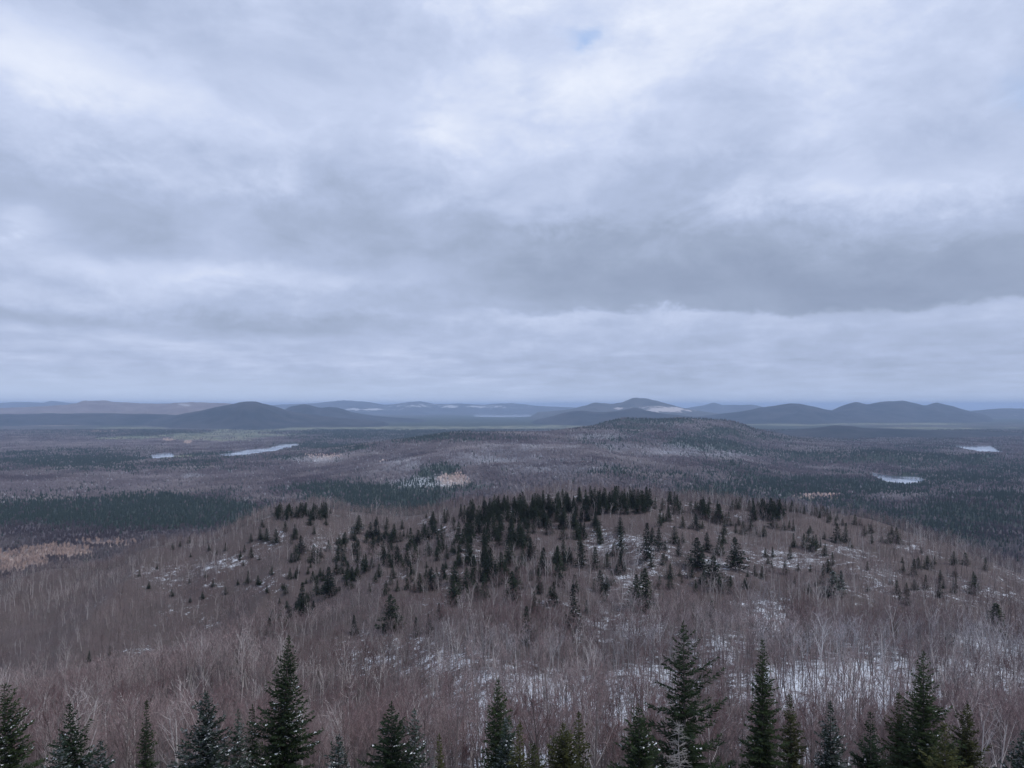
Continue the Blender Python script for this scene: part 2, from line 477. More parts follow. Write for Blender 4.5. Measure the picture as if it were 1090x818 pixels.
def ground_mat():
    m, t, b = mat('woodland_ground', .95)
    pos = t.n('ShaderNodeNewGeometry').outputs['Position']
    a = attr(t, 'cover').outputs['Vector']
    s = t.n('ShaderNodeSeparateXYZ'); t.put(s.inputs[0], a)
    con, fld, tan = s.outputs
    snow = attr(t, 'snow').outputs['Fac']
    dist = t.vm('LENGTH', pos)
    nf = t.noise(pos, 0.9, 4, .7)
    nm = t.noise(pos, 0.05, 5, .65)
    nl = t.noise(pos, 0.006, 5, .6)
    hard = t.mix(t.ss(nl, .35, .65), (.085, .064, .064), (.13, .104, .102))
    hard = t.mix(t.ss(nm, .35, .7), hard, (.095, .078, .074))
    hard = t.mix(t.m('MULTIPLY', t.ss(nf, .45, .7), .5), hard, (.05, .036, .032))
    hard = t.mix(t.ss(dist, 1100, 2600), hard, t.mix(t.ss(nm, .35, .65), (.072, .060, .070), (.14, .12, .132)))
    conc = t.mix(t.ss(nm, .3, .7), (.018, .030, .026), (.045, .066, .046))
    fcol = t.mix(t.ss(nl, .35, .65), (.10, .125, .085), (.25, .24, .175))  # field tone, also carries painted sunlight on the plain
    tcol = t.mix(t.ss(nm, .3, .7), (.28, .21, .18), (.42, .33, .28))  # tan tone, also carries the painted sunlit patches
    c = t.mix(t.m('MULTIPLY', t.ss(t.m('ADD', con, t.m('MULTIPLY', t.m('SUBTRACT', nm, .5), .9)), .35, .6), .93), hard, conc)
    c = t.mix(t.m('MULTIPLY', fld, t.ss(t.noise(pos, .0035, 6, .7), .36, .55)), c, fcol)
    c = t.mix(tan, c, tcol)
    fine = t.m('ADD', t.m('MULTIPLY', t.noise(pos, 1.1, 4, .75), .65), t.m('MULTIPLY', t.noise(pos, .2, 5, .65), .55))
    sn = t.ss(t.m('ADD', t.m('MULTIPLY', snow, .55), t.m('MULTIPLY', t.m('SUBTRACT', fine, .6), 1.9)), .30, .55)
    c = t.mix(sn, c, (.72, .76, .82))
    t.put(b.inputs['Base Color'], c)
    return m


def bark_mat():
    m, t, b = mat('bark', .9)
    s = t.n('ShaderNodeSeparateXYZ'); t.put(s.inputs[0], attr(t, 'tint').outputs['Vector'])
    rime, pale, rnd = s.outputs
    pos = t.n('ShaderNodeTexCoord').outputs['Object']
    nn = t.noise(pos, 2.3, 4, .7)
    c = t.mix(pale, (.095, .078, .078), (.60, .565, .56))
    c = t.mix(t.m('MULTIPLY', t.ss(nn, .45, .7), .55), c, t.mix(pale, (.065, .055, .055), (.27, .25, .245)))
    c = t.mix(t.m('MULTIPLY', rime, t.ss(nn, .3, .6)), c, (.72, .76, .82))
    t.put(b.inputs['Base Color'], c)
    return m


def twig_mat(name='twigs', c0=(.140, .076, .084), c1=(.345, .262, .265)):
    m, t, b = mat(name, .9)
    s = t.n('ShaderNodeSeparateXYZ'); t.put(s.inputs[0], attr(t, 'tint').outputs['Vector'])
    rime, pale, rnd = s.outputs
    c = t.mix(rnd, c0, c1)
    c = t.mix(t.m('MULTIPLY', pale, .55), c, (.46, .42, .415))
    c = t.mix(t.ss(rnd, 1.0, 2.0), c, (.50, .375, .325))  # tan twigs colour in the sunlit patches
    pos = t.n('ShaderNodeTexCoord').outputs['Object']
    c = t.mix(t.m('MULTIPLY', rime, t.ss(t.noise(pos, 1.7, 3, .6), .3, .55)), c, (.70, .75, .82))
    t.put(b.inputs['Base Color'], c)
    return m


def needle_mat(name, c0, c1, frost=0.0):
    m, t, b = mat(name, .75)
    pos = t.n('ShaderNodeTexCoord').outputs['Object']
    rnd = t.n('ShaderNodeObjectInfo').outputs['Random']
    n1 = t.noise(pos, 1.4, 3, .6)
    n2 = t.noise(pos, 9.0, 2, .6)
    f = t.m('ADD', t.m('MULTIPLY', n1, .75), t.m('MULTIPLY', rnd, .35))
    c = t.mix(t.ss(f, .35, .8), c0, c1)
    c = t.mix(t.m('MULTIPLY', t.ss(n2, .5, .75), .45), c, tuple(v * 1.7 for v in c1))
    if frost:
        nrm = t.n('ShaderNodeSeparateXYZ'); t.put(nrm.inputs[0], t.n('ShaderNodeNewGeometry').outputs['Normal'])
        c = t.mix(t.m('MULTIPLY', t.ss(t.noise(pos, 2.2, 3, .6), .5, .68), frost), c, (.66, .72, .78))
    t.put(b.inputs['Base Color'], c)
    return m


def plain_mat(name, c0, c1, scale, rough=.9):
    m, t, b = mat(name, rough)
    pos = t.n('ShaderNodeTexCoord').outputs['Object']
    t.put(b.inputs['Base Color'], t.mix(t.ss(t.noise(pos, scale, 4, .65), .35, .65), c0, c1))
    return m


M_GROUND, M_BARK, M_TWIG = ground_mat(), bark_mat(), twig_mat()
M_FARTWIG = twig_mat('distant_twigs', (.075, .058, .070), (.150, .128, .145))
M_NEEDLE = needle_mat('spruce_needles', (.011, .022, .010), (.033, .050, .020))
M_OLIVE = needle_mat('olive_needles', (.022, .027, .010), (.062, .066, .022))
M_BLUE = needle_mat('frosted_needles', (.012, .023, .016), (.034, .052, .034), .30)
M_CTRUNK = plain_mat('conifer_bark', (.06, .05, .046), (.13, .115, .105), 5)
M_DEAD = plain_mat('dead_wood', (.20, .19, .185), (.36, .345, .335), 6)
M_SNOW = plain_mat('clinging_snow', (.70, .74, .80), (.82, .84, .87), 3, .6)
M_HILLC = needle_mat('hill_needles', (.010, .017, .011), (.030, .044, .022))
M_HILLF = needle_mat('hill_frosted', (.014, .023, .017), (.034, .050, .034), .45)

# ------------------------------------------------------------------ ground: one sheet to the horizon
az_f = np.linspace(-R(41), R(41), 821)
az_o = np.linspace(R(41), 2 * math.pi - R(41), 120)[1:-1]
AZ = np.concatenate([az_f, az_o])
D = np.concatenate([[0.01], np.geomspace(6, 60000, 720)])
aa, dd = np.meshgrid(AZ, D)
GX, GY = dd * np.sin(aa), dd * np.cos(aa)
GZ = height(GX, GY)
con, fld, tan_, snw = cover(GX, GY, GZ)
gm = mesh_np('ground', np.stack([GX, GY, GZ], -1).reshape(-1, 3), grid_faces(len(D), len(AZ), True)[:, ::-1], [M_GROUND],
             attrs={'cover': np.stack([con, fld, tan_], -1).reshape(-1, 3), 'snow': snw.ravel()}, smooth=True)
link('ground', gm, kind='structure', label='wooded hillside and low plain with snow patches and pale fields', category='ground')

# horizon profile along each column, used to leave out trees nobody could see
VPX = np.linspace(-120, 1220, 336)
VY = np.geomspace(60, 9000, 500)
vp, vy = np.meshgrid(VPX, VY, indexing='ij')
vz = height((vp - CX) / F * vy, vy)
VS = np.maximum.accumulate(vz / vy, axis=1)


def visible(X, Y, Ztop):
    px = CX + F * X / Y
    i = np.clip(((px - VPX[0]) / (VPX[1] - VPX[0])).round().astype(int), 0, len(VPX) - 1)
    j = np.clip(np.searchsorted(VY, Y) - 2, 0, len(VY) - 1)
    return Ztop / Y > VS[i, j] - 0.002


# ------------------------------------------------------------------ mountains on the horizon
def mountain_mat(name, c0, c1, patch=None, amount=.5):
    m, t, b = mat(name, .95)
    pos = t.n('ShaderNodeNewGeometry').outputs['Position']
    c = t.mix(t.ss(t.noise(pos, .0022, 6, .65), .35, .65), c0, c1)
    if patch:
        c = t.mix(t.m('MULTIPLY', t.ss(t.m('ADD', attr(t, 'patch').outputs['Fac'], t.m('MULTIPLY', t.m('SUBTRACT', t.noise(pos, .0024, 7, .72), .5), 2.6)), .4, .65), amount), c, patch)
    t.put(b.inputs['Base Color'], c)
    return m


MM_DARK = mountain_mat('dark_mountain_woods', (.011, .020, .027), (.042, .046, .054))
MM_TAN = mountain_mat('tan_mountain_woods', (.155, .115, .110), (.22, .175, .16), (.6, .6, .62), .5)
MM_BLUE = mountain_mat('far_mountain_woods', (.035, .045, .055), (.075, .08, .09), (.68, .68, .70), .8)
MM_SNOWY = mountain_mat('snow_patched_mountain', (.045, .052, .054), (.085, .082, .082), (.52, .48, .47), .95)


def mountain(name, label, prof, Y0, wdt, m, seed, patches=()):
    px = np.linspace(prof[0][0], prof[-1][0], int(max(60, (prof[-1][0] - prof[0][0]) * 1.1)))
    top = (HY - pchip([p[0] for p in prof], [p[1] for p in prof], px)) / F * Y0
    s = np.linspace(-2.4, 2.4, 70)
    pp, sss = np.meshgrid(px, s)
    base = -322.0
    hgt = np.maximum(top - base, 0)[None, :]
    X = (pp - CX) / F * Y0
    env = np.exp(-sss ** 2 * .9)
    edge = sstep(pp, prof[0][0], prof[0][0] + 14) * sstep(-pp, -prof[-1][0], -prof[-1][0] + 14)
    ysh = (fbm(X / 1500, sss * 0 + seed, 3, seed) - .5) * wdt * 1.2
    Yw = Y0 + sss * wdt + ysh
    ridge = 1 - np.abs(2 * fbm(X / 900, Yw / 1500, 4, seed + 3) - 1) * 1.6
    wob = 1 + (ridge - .55) * .55 * (1 - np.exp(-sss ** 2 * 1.5)) + (fbm(X / 260, Yw / 260, 3, seed + 5) - .5) * .10
    Z = base + hgt * env * wob * edge
    pm, pz = proj(X * Yw / Y0, Yw, Z)
    pat = np.zeros(X.shape)
    for (a, b_, ra, rb, amp) in patches:
        pat = np.maximum(pat, amp * np.exp(-((pp - a) / ra) ** 2 - ((pz - b_) / rb) ** 2))
    me = mesh_np(name, np.stack([X * Yw / Y0, Yw, Z], -1).reshape(-1, 3), grid_faces(len(s), len(px)), [m], attrs={'patch': pat.ravel()}, smooth=True)
    return link(name, me, kind='structure', label=label, category='mountain')


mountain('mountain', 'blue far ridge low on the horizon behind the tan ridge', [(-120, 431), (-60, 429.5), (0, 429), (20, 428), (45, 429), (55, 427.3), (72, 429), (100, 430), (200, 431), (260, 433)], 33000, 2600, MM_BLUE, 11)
mountain('mountain', 'long tan brown ridge behind the dark woods', [(-120, 437), (-40, 435), (0, 434.5), (40, 433), (78, 430), (90, 427.2), (110, 426.8), (128, 428.5), (170, 430), (198, 428.6), (225, 429), (260, 431.5), (320, 438), (350, 441)], 19500, 1900, MM_TAN, 12, [(195, 432, 12, 2, .6), (10, 437, 60, 2, .35)])
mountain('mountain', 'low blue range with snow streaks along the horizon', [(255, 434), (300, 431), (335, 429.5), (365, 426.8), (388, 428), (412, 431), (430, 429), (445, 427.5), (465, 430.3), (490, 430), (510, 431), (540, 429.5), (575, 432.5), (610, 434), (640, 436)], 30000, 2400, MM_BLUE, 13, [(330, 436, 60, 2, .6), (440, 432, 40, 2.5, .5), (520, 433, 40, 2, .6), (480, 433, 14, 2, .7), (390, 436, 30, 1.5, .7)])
mountain('mountain', 'low dark ridge of conifer woods in front of the tan ridge', [(-140, 444), (-60, 442), (0, 441), (90, 440.3), (150, 440.8), (230, 443.5), (330, 449)], 12600, 900, MM_DARK, 14)
mountain('mountain', 'twin topped dark hill right of the rounded dark mountain', [(285, 442), (300, 437), (312, 432.5), (325, 431), (342, 434), (350, 433.2), (358, 434), (378, 440), (410, 444), (460, 447)], 15000, 1200, MM_DARK, 15)
mountain('mountain', 'rounded dark mountain standing alone on the plain', [(150, 450), (185, 442.5), (215, 437), (238, 432), (255, 429), (263, 428), (272, 428.5), (288, 432), (305, 437), (330, 441.5), (360, 445), (420, 450)], 11800, 1200, MM_DARK, 16)
mountain('mountain', 'highest peak with pale snow patch on its right face', [(560, 440), (605, 436), (622, 432), (634, 429), (650, 430.3), (660, 429), (668, 426), (674, 423.5), (684, 424.2), (698, 427), (712, 430.5), (732, 435.5), (760, 440), (800, 444)], 18500, 1500, MM_SNOWY, 17, [(702, 436, 30, 4.2, .8), (658, 435, 8, 1.5, .8), (735, 437, 14, 2, .6)])
mountain('mountain', 'dark blue foothill below the highest peak', [(560, 449), (585, 444), (600, 440), (618, 437.5), (640, 439), (660, 437), (675, 434), (690, 437.5), (710, 441), (745, 444), (800, 449)], 13200, 1000, MM_DARK, 18)
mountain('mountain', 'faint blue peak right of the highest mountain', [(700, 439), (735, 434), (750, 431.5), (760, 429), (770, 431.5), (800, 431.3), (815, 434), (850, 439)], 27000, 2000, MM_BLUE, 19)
mountain('mountain', 'broad rounded blue mountain left of the three topped one', [(690, 449), (745, 443.5), (785, 438.5), (815, 433.5), (838, 430.4), (848, 430), (862, 432.5), (885, 437), (925, 443), (960, 448)], 14800, 1300, MM_DARK, 20)
mountain('mountain', 'wide three topped blue mountain', [(850, 445), (880, 438.5), (900, 431), (912, 428.5), (924, 431), (938, 428.2), (958, 426.8), (972, 429), (985, 431.8), (997, 429.3), (1010, 432), (1030, 437.5), (1062, 444)], 16200, 1500, MM_DARK, 21)
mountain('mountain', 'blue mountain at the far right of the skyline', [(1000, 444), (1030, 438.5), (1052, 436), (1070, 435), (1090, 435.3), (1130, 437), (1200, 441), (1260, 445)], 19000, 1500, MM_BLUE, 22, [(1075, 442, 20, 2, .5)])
mountain('hill', 'dark low wooded hill in front of the blue mountains', [(800, 463), (850, 457), (872, 455), (890, 452.6), (903, 453.2), (920, 455.6), (960, 456.5), (1010, 457.5), (1060, 460), (1130, 464)], 7600, 620, MM_DARK, 23)

# ------------------------------------------------------------------ lakes
m, t, b = mat('lake_water', .12)
b.inputs['Base Color'].default_value = (.09, .11, .14, 1)
b.inputs['Specular IOR Level'].default_value = .5
b.inputs['IOR'].default_value = 1.33
pos = t.n('ShaderNodeNewGeometry').outputs['Position']
icef = t.ss(t.noise(pos, .006, 4, .6), .45, .55, 0, .75)
t.put(b.inputs['Base Color'], t.mix(icef, (.10, .125, .16), (.55, .60, .68)))
LLAB = {'mid': 'pale lake among dark conifers on the right', 'east': 'distant bright lake near the right edge', 'west': 'long curved lake beside pale fields',
        'far': 'thin bright lake far off below the horizon', 'marsh': 'small icy pond in the woods left of the long curved lake'}
for k, pl in LAKES.items():
    n = len(pl)
    P_ = []
    for i in range(n):                       # rounded, slightly wavering shoreline
        p0, p1, p2, p3 = (np.array(pl[(i + q_) % n], float) for q_ in (-1, 0, 1, 2))
        for tt in np.linspace(0, 1, 6, endpoint=False):
            P_.append(.5 * (2 * p1 + (p2 - p0) * tt + (2 * p0 - 5 * p1 + 4 * p2 - p3) * tt ** 2 + (3 * p1 - p0 - 3 * p2 + p3) * tt ** 3))
    pts = [unproj(a, b_, LAKE_Z) for a, b_ in P_]
    me = bpy.data.meshes.new('lake')
    me.from_pydata([(x, y, LAKE_Z) for x, y in pts], [], [list(range(len(pts)))])
    me.materials.append(m)
    if me.polygons[0].normal.z < 0:
        me.flip_normals()
    link('lake', me, kind='structure', label=LLAB[k], category='lake')


# ------------------------------------------------------------------ tree templates
class Soup:
    def __init__(self):
        self.V, self.T, self.M, self.n = [], [], [], 0

    def add(self, V, T, m=0):
        V = np.asarray(V, float).reshape(-1, 3); T = np.asarray(T, int).reshape(-1, 3) + self.n
        self.V.append(V); self.T.append(T); self.M.append(np.full(len(T), m)); self.n += len(V)

    def tube(self, pts, rad, sides=5, m=0):
        pts = np.asarray(pts, float); n = len(pts)
        V = []
        for i in range(n):
            d = pts[min(i + 1, n - 1)] - pts[max(i - 1, 0)]
            d = d / (np.linalg.norm(d) + 1e-9)
            u = np.cross(d, (0.31, .95, 0.1)); u /= np.linalg.norm(u) + 1e-9
            v = np.cross(d, u)
            an = np.arange(sides) * 2 * math.pi / sides
            V.append(pts[i] + rad[i] * (np.cos(an)[:, None] * u + np.sin(an)[:, None] * v))
        T = []
        for i in range(n - 1):
            for k in range(sides):
                a, b_ = i * sides + k, i * sides + (k + 1) % sides
                T += [(a, b_, b_ + sides), (a, b_ + sides, a + sides)]
        self.add(np.concatenate(V), T, m)

    def get(self):
        return np.concatenate(self.V), np.concatenate(self.T), np.concatenate(self.M)


def norm(v):
    return v / (np.linalg.norm(v, axis=-1, keepdims=True) + 1e-9)


def slivers(S, p0, p1, wd, rng, m=0):
    """many thin tapering twigs at once, each a triangle from p0 to p1"""
    d = norm(p1 - p0)
    u = norm(np.cross(d, rng.normal(size=d.shape)))
    n = len(p0)
    V = np.stack([p0 - u * wd[:, None] / 2, p0 + u * wd[:, None] / 2, p1], 1).reshape(-1, 3)
    S.add(V, np.arange(n * 3).reshape(-1, 3), m)


def hardwood(h, seed, limbs, subs, twigs, tw, crown=.5, spread=2.4, thick=1.0):
    """bare broadleaf tree: returns (trunk soup, branch soup); twigs have material 1"""
    rng = np.random.default_rng(seed)
    T, Bq = Soup(), Soup()
    lean = rng.normal(0, .06, 2)
    bend = rng.normal(0, .42, 2)

    def tp(s):
        return np.array([lean[0] * h * s + bend[0] * math.sin(s * 3.0), lean[1] * h * s + bend[1] * math.sin(s * 2.6 + 1), h * s])
    r0 = (.0085 * h + .02) * thick
    ss_ = np.linspace(0, .9, 8)
    T.tube([tp(s) - np.array((0, 0, .4 * (s == 0))) for s in ss_], [r0 * (1 - .88 * s) + .012 for s in ss_], 6)
    for i in range(limbs):
        s = crown + (0.93 - crown) * (i + rng.random() * .7) / limbs
        a = rng.random() * 6.283
        up = .85 + .8 * s + rng.random() * .5
        L = spread * (1.15 - .65 * (s - crown) / (1 - crown)) * (.75 + .5 * rng.random())
        d = norm(np.array([math.cos(a), math.sin(a), up]))
        L *= 1.45
        p0 = tp(s)
        cv = np.array([0, 0, .25 * L])
        q_ = [p0 + d * L * x + cv * x * x + rng.normal(0, .05, 3) * x for x in (0, .35, .7, 1)]
        rb = max(.012, r0 * (1 - .85 * s) * .62)
        Bq.tube(q_, [rb, rb * .75, rb * .5, rb * .22], 3)
        ns = subs
        fr = (.25 + .75 * (np.arange(ns) + rng.random(ns)) / ns)
        for x in fr:
            pb = p0 + d * L * x + cv * x * x
            d2 = norm(d + rng.normal(0, .55, 3) + np.array([0, 0, .35]))
            L2 = L * (.28 + .35 * rng.random()) * (1.15 - .5 * x)
            pe = pb + d2 * L2
            u = norm(np.cross(d2, rng.normal(size=3)))
            v = np.cross(d2, u)
            wb = max(tw * 1.1, rb * .55) * (1 if thick == 1 else 1.25)
            Bq.add([pb + u * wb * .6, pb - u * wb * .3 + v * wb * .5, pb - u * wb * .3 - v * wb * .5, pe], [(0, 1, 3), (1, 2, 3), (2, 0, 3)], 0)
            if twigs:
                tt = .25 + .75 * rng.random((twigs, 1))
                b0 = pb + (pe - pb) * tt
                d3 = norm(d2 + rng.normal(0, .55, (twigs, 3)) + np.array([0, 0, .3]))
                L3 = L2 * (.35 + .5 * rng.random((twigs, 1)))
                slivers(Bq, b0, b0 + d3 * L3, np.full(twigs, tw) * (.6 + .8 * rng.random(twigs)), rng, 1)
    return T, Bq


def conifer_soup(h, r, seed, whorl=.36, nb=7, step=.11, tuft=.32, tw=.050, irreg=.25, bare=.08, snow=0.0, dead=0.0, shape=.85, wind=0.0):
    """spruce or fir: returns trunk, crown, snow soups"""
    rng = np.random.default_rng(seed)
    T, Cr, Sn = Soup(), Soup(), Soup()
    lean = rng.normal(0, .02, 2)

    def tp(z):
        return np.array([lean[0] * z, lean[1] * z, z])
    zz = np.linspace(-.5, h, 9)
    T.tube([tp(z) for z in zz], [max(.012, (.011 * h) * (1 - max(z, 0) / h) + .01) for z in zz], 6)
    z = h * bare
    sect = rng.random(7) * irreg * 1.1
    while z < h - .12:
        s = z / h
        prof = min((1 - s) ** shape, (1 - s) * 1.08)
        k = max(3, int(round(nb * (.55 + .6 * (1 - s)) * (.8 + .4 * rng.random()))))
        a0 = rng.random() * 6.283
        gapf = .75 + .5 * vnoise(np.array([z * .9 + seed]), np.array([seed * 1.7]), 3)[0]
        for i in range(k):
            a = a0 + i * 6.283 / k + rng.normal(0, .22)
            L = r * prof * gapf * (1 - irreg * rng.random() ** 1.5) * (1 - sect[int(a / 6.283 * 7) % 7]) / (1 - .5 * irreg) + .05 + .06 * rng.random()
            if wind and rng.random() < .5:
                L *= 1 + wind * math.cos(a)
            if irreg > .4 and rng.random() < .12:
                L *= 1.35
            elev = (.65 * s ** 2.5 + .02) - .50 * (1 - s) + rng.normal(0, .08)
            dh = np.array([math.cos(a), math.sin(a), 0])
            side = np.array([-math.sin(a), math.cos(a), 0])
            n = max(2, int(L / step))
            x = (np.arange(n) + rng.random(n) * .6 + .25) / n
            x = x[x <= 1.0]
            cz = elev * x * L + .30 * L * x ** 2.2          # sags, then the tip turns up
            pb = tp(z) + dh * (x * L)[:, None] + np.array([0, 0, 1]) * cz[:, None]
            for sg in (-1, 1, 0):
                ln = (tuft * (.65 + .6 * rng.random(len(x))) + .30 * L * (1 - x) * (.5 + .5 * rng.random(len(x)))) if sg else tuft * (.5 + .6 * rng.random(len(x)))
                ln = np.minimum(ln * (.45 + .55 * min(1, L / 1.2)), .26 + .15 * L)
                d = norm(dh[None] * (.75 + rng.normal(0, .25, (len(x), 1))) + side[None] * sg * (.85 + rng.normal(0, .2, (len(x), 1))) + np.array([0, 0, 1]) * (.12 + rng.normal(0, .28, (len(x), 1))))
                nn = norm(np.cross(d, rng.normal(0, .45, (len(x), 3)) + np.array([0, 0, 1])))
                wd = tw * (.7 + .6 * rng.random(len(x)))[:, None] * (1 + .8 * ln[:, None])
                p1 = pb + d * ln[:, None]
                pm_ = pb + d * ln[:, None] * .45
                nq = len(x)
                V = np.stack([pb, pm_ + nn * wd, p1, pm_ - nn * wd], 1).reshape(-1, 3)
                o4 = np.arange(nq)[:, None] * 4
                Cr.add(V, np.concatenate([o4 + np.array([[0, 1, 2]]), o4 + np.array([[0, 2, 3]])]), 0)
                if snow:
                    mk = (ln < .55) & (rng.random(nq) < snow * .24 * (max(0, math.cos(a + .6)) * .8 + .25) * (s < .8) * (vnoise(np.full(nq, a * 1.3 + seed), np.full(nq, z * 1.1), 7) > .56))
                    if mk.any():
                        up = np.array([0, 0, .035])
                        V = np.stack([pb[mk] + up, pm_[mk] + nn[mk] * wd[mk] * .9 + up * 1.6, p1[mk] * .55 + pb[mk] * .45 + up, pm_[mk] - nn[mk] * wd[mk] * 1.1 + up * 1.6], 1).reshape(-1, 3)
                        o4 = np.arange(mk.sum())[:, None] * 4
                        Sn.add(V, np.concatenate([o4 + np.array([[0, 1, 2]]), o4 + np.array([[0, 2, 3]])]), 0)
        z += whorl * (.75 + .5 * rng.random()) * (.55 + .45 * (1 - s))
    # leader
    tip = tp(h)
    for i in range(7):
        a = rng.random() * 6.283
        zb = h - .05 - .09 * i
        d = np.array([math.cos(a) * .5, math.sin(a) * .5, 1.0]) * .28
        p = tp(zb)
        sd_ = np.array([-math.sin(a), math.cos(a), 0]) * .05
        Cr.add([p, p + d * .5 + sd_, p + d, p + d * .5 - sd_], [(0, 1, 2), (0, 2, 3)], 0)
    if dead:
        n = int(dead * 90)
        zb = rng.uniform(.03, .45, n) * h
        a = rng.uniform(0, 6.283, n)
        L = r * (1 - zb / h) * rng.uniform(.5, 1.0, n)
        p0 = np.stack([lean[0] * zb, lean[1] * zb, zb], 1)
        p1 = p0 + np.stack([np.cos(a) * L, np.sin(a) * L, -.15 * L + rng.normal(0, .15, n)], 1)
        slivers(T, p0, p1, np.full(n, .05), rng, 0)
        b0 = p0 + (p1 - p0) * rng.uniform(.3, .9, (n, 1))
        slivers(T, b0, b0 + rng.normal(0, .35, (n, 3)) + (p1 - p0) * .2, np.full(n, .035), rng, 0)
    if Sn.n:
        Sv, St, Sm = Sn.get()
        Cr.add(Sv, St, 1)
    return T, Cr, Sn


def soup_mesh(name, S, mats, tint=None):
    V, Tq, Mq = S.get()
    at = {'tint': np.tile(np.array(tint, float), (len(V), 1))} if tint else None
    return mesh_np(name, V, Tq, mats, Mq, at)


def merge(name, temps, which, X, Y, Z, sc, rot, mats, tint=None, sxy=None):
    """many trees too far off or too many to count, written as one mesh"""
    Vs, Ts, Ms, At = [], [], [], []
    off = 0
    for k, (V, T, Mq) in enumerate(temps):
        idx = np.nonzero(which == k)[0]
        if not len(idx):
            continue
        c, s = np.cos(rot[idx])[:, None], np.sin(rot[idx])[:, None]
        k_ = (sc if sxy is None else sxy)[idx][:, None]
        x = (V[None, :, 0] * c - V[None, :, 1] * s) * k_ + X[idx][:, None]
        y = (V[None, :, 0] * s + V[None, :, 1] * c) * k_ + Y[idx][:, None]
        z = V[None, :, 2] * sc[idx][:, None] + Z[idx][:, None]
        Vs.append(np.stack([x, y, z], -1).reshape(-1, 3).astype(np.float32))
        Ts.append((T[None] + (np.arange(len(idx)) * len(V))[:, None, None] + off).reshape(-1, 3).astype(np.int32))
        Ms.append(np.tile(Mq, len(idx)))
        if tint is not None:
            At.append(np.repeat(tint[idx], len(V), 0))
        off += len(idx) * len(V)
    return mesh_np(name, np.concatenate(Vs), np.concatenate(Ts), mats, np.concatenate(Ms), {'tint': np.concatenate(At)} if tint is not None else None)


# ------------------------------------------------------------------ foreground spruces and firs, one by one
# (top column, top row, half width in photo pixels, distance, kind, settings, label)
FG = [
    (8, 727, 27, 62, 'g', dict(snow=.5), 'dark green spruce cut by the left edge of the photo'),
    (80, 747, 27, 60, 'g', dict(snow=.25), 'spruce with brownish leader between two small frosted firs, second tall one from the left edge'),
    (60, 786, 13, 57, 'f', dict(snow=.8), 'small frosted fir just left of the brown tipped spruce'),
    (106, 788, 14, 57, 'f', dict(snow=.8), 'small frosted fir just right of the brown tipped spruce'),
    (154, 747, 10, 74, 'g', dict(dead=.6), 'slender dark spruce alone between pale bare trees on the left'),
    (218, 739, 27, 61, 'f', dict(snow=1.0), 'broad fir with snow on its right side, left of the tallest left hand spruce'),
    (251, 757, 14, 63, 'f', dict(snow=.7), 'narrow fir right beside the broad snow dusted fir'),
    (269, 750, 12, 67, 'g', dict(snow=.3), 'narrow dark fir touching the left side of the tall spruce'),
    (295, 678, 31, 65, 'g', dict(snow=.8, irreg=.35, dead=.5), 'tallest dark spruce on the left, snow along its right branches'),
    (358, 784, 14, 58, 'f', dict(snow=.8, irreg=.4), 'small sparse snow dusted fir right of the tall left spruce'),
    (416, 749, 29, 61, 'g', dict(snow=.5), 'wide dark fir with a narrow fir on its right'),
    (442, 755, 15, 62, 'f', dict(snow=.8), 'narrow fir on the right flank of a wide dark fir'),
    (470, 784, 6, 70, 'o', dict(irreg=.5), 'thin wispy sapling spruce standing over snowy ground'),
    (525, 724, 22, 69, 'g', dict(snow=.3, dead=.5), 'tall pointed dark spruce near the middle of the bottom row'),
    (541, 762, 16, 66, 'f', dict(snow=.5), 'bluish fir leaning against the right side of the pointed middle spruce'),
    (551, 767, 8, 64, 'o', dict(irreg=.5, dead=.5), 'thin brownish spruce with a long bare spire'),
    (618, 759, 15, 63, 'o', dict(), 'olive green spruce with a sharp dark tip'),
    (600, 772, 20, 60, 'o', dict(irreg=.35), 'bushy olive spruce on the left of the sharp tipped one'),
    (570, 793, 12, 58, 'o', dict(irreg=.45), 'small olive sapling leaning left of the bushy olive spruce'),
    (683, 754, 34, 59, 'g', dict(snow=.7, irreg=.45, shape=.6), 'round shouldered dark spruce with snow pockets left of the largest tree'),
    (731, 664, 74, 63, 'g', dict(snow=.35, irreg=.72, shape=.8, dead=.6, wind=.12, whorl=.66, tuft=.36, nb=6), 'largest spruce, ragged wind torn crown with long uneven branches'),
    (812, 681, 26, 66, 'g', dict(snow=.3, irreg=.4, dead=.6, shape=.75), 'tall dense spruce right of the ragged largest spruce'),
    (845, 739, 17, 68, 'o', dict(irreg=.5, dead=1.0), 'thin spruce with sparse grey lower branches'),
    (886, 747, 17, 64, 'f', dict(snow=.6), 'small pointed green fir right of the thin sparse spruce'),
    (927, 758, 25, 60, 'g', dict(snow=.2, shape=.6), 'plump dark fir left of the tall right hand spruce'),
    (960, 735, 18, 67, 'o', dict(irreg=.4, dead=.8), 'brown tinged spruce on the left shoulder of the tall right spruce'),
    (983, 694, 30, 64, 'g', dict(snow=.2, irreg=.3, dead=.6), 'tall full spruce on the right, highest of its clump'),
    (1007, 768, 17, 59, 'o', dict(snow=.3), 'olive fir at the foot of the tall right spruce'),
    (1026, 746, 20, 65, 'o', dict(irreg=.45, dead=.5), 'yellow green spruce with loose top right of the tall right spruce'),
    (1086, 776, 24, 60, 'f', dict(snow=.7), 'frosted fir cut by the right edge of the photo'),
]
occupied = []
rng0 = np.random.default_rng(9)
MK = {'g': M_NEEDLE, 'o': M_OLIVE, 'f': M_BLUE}
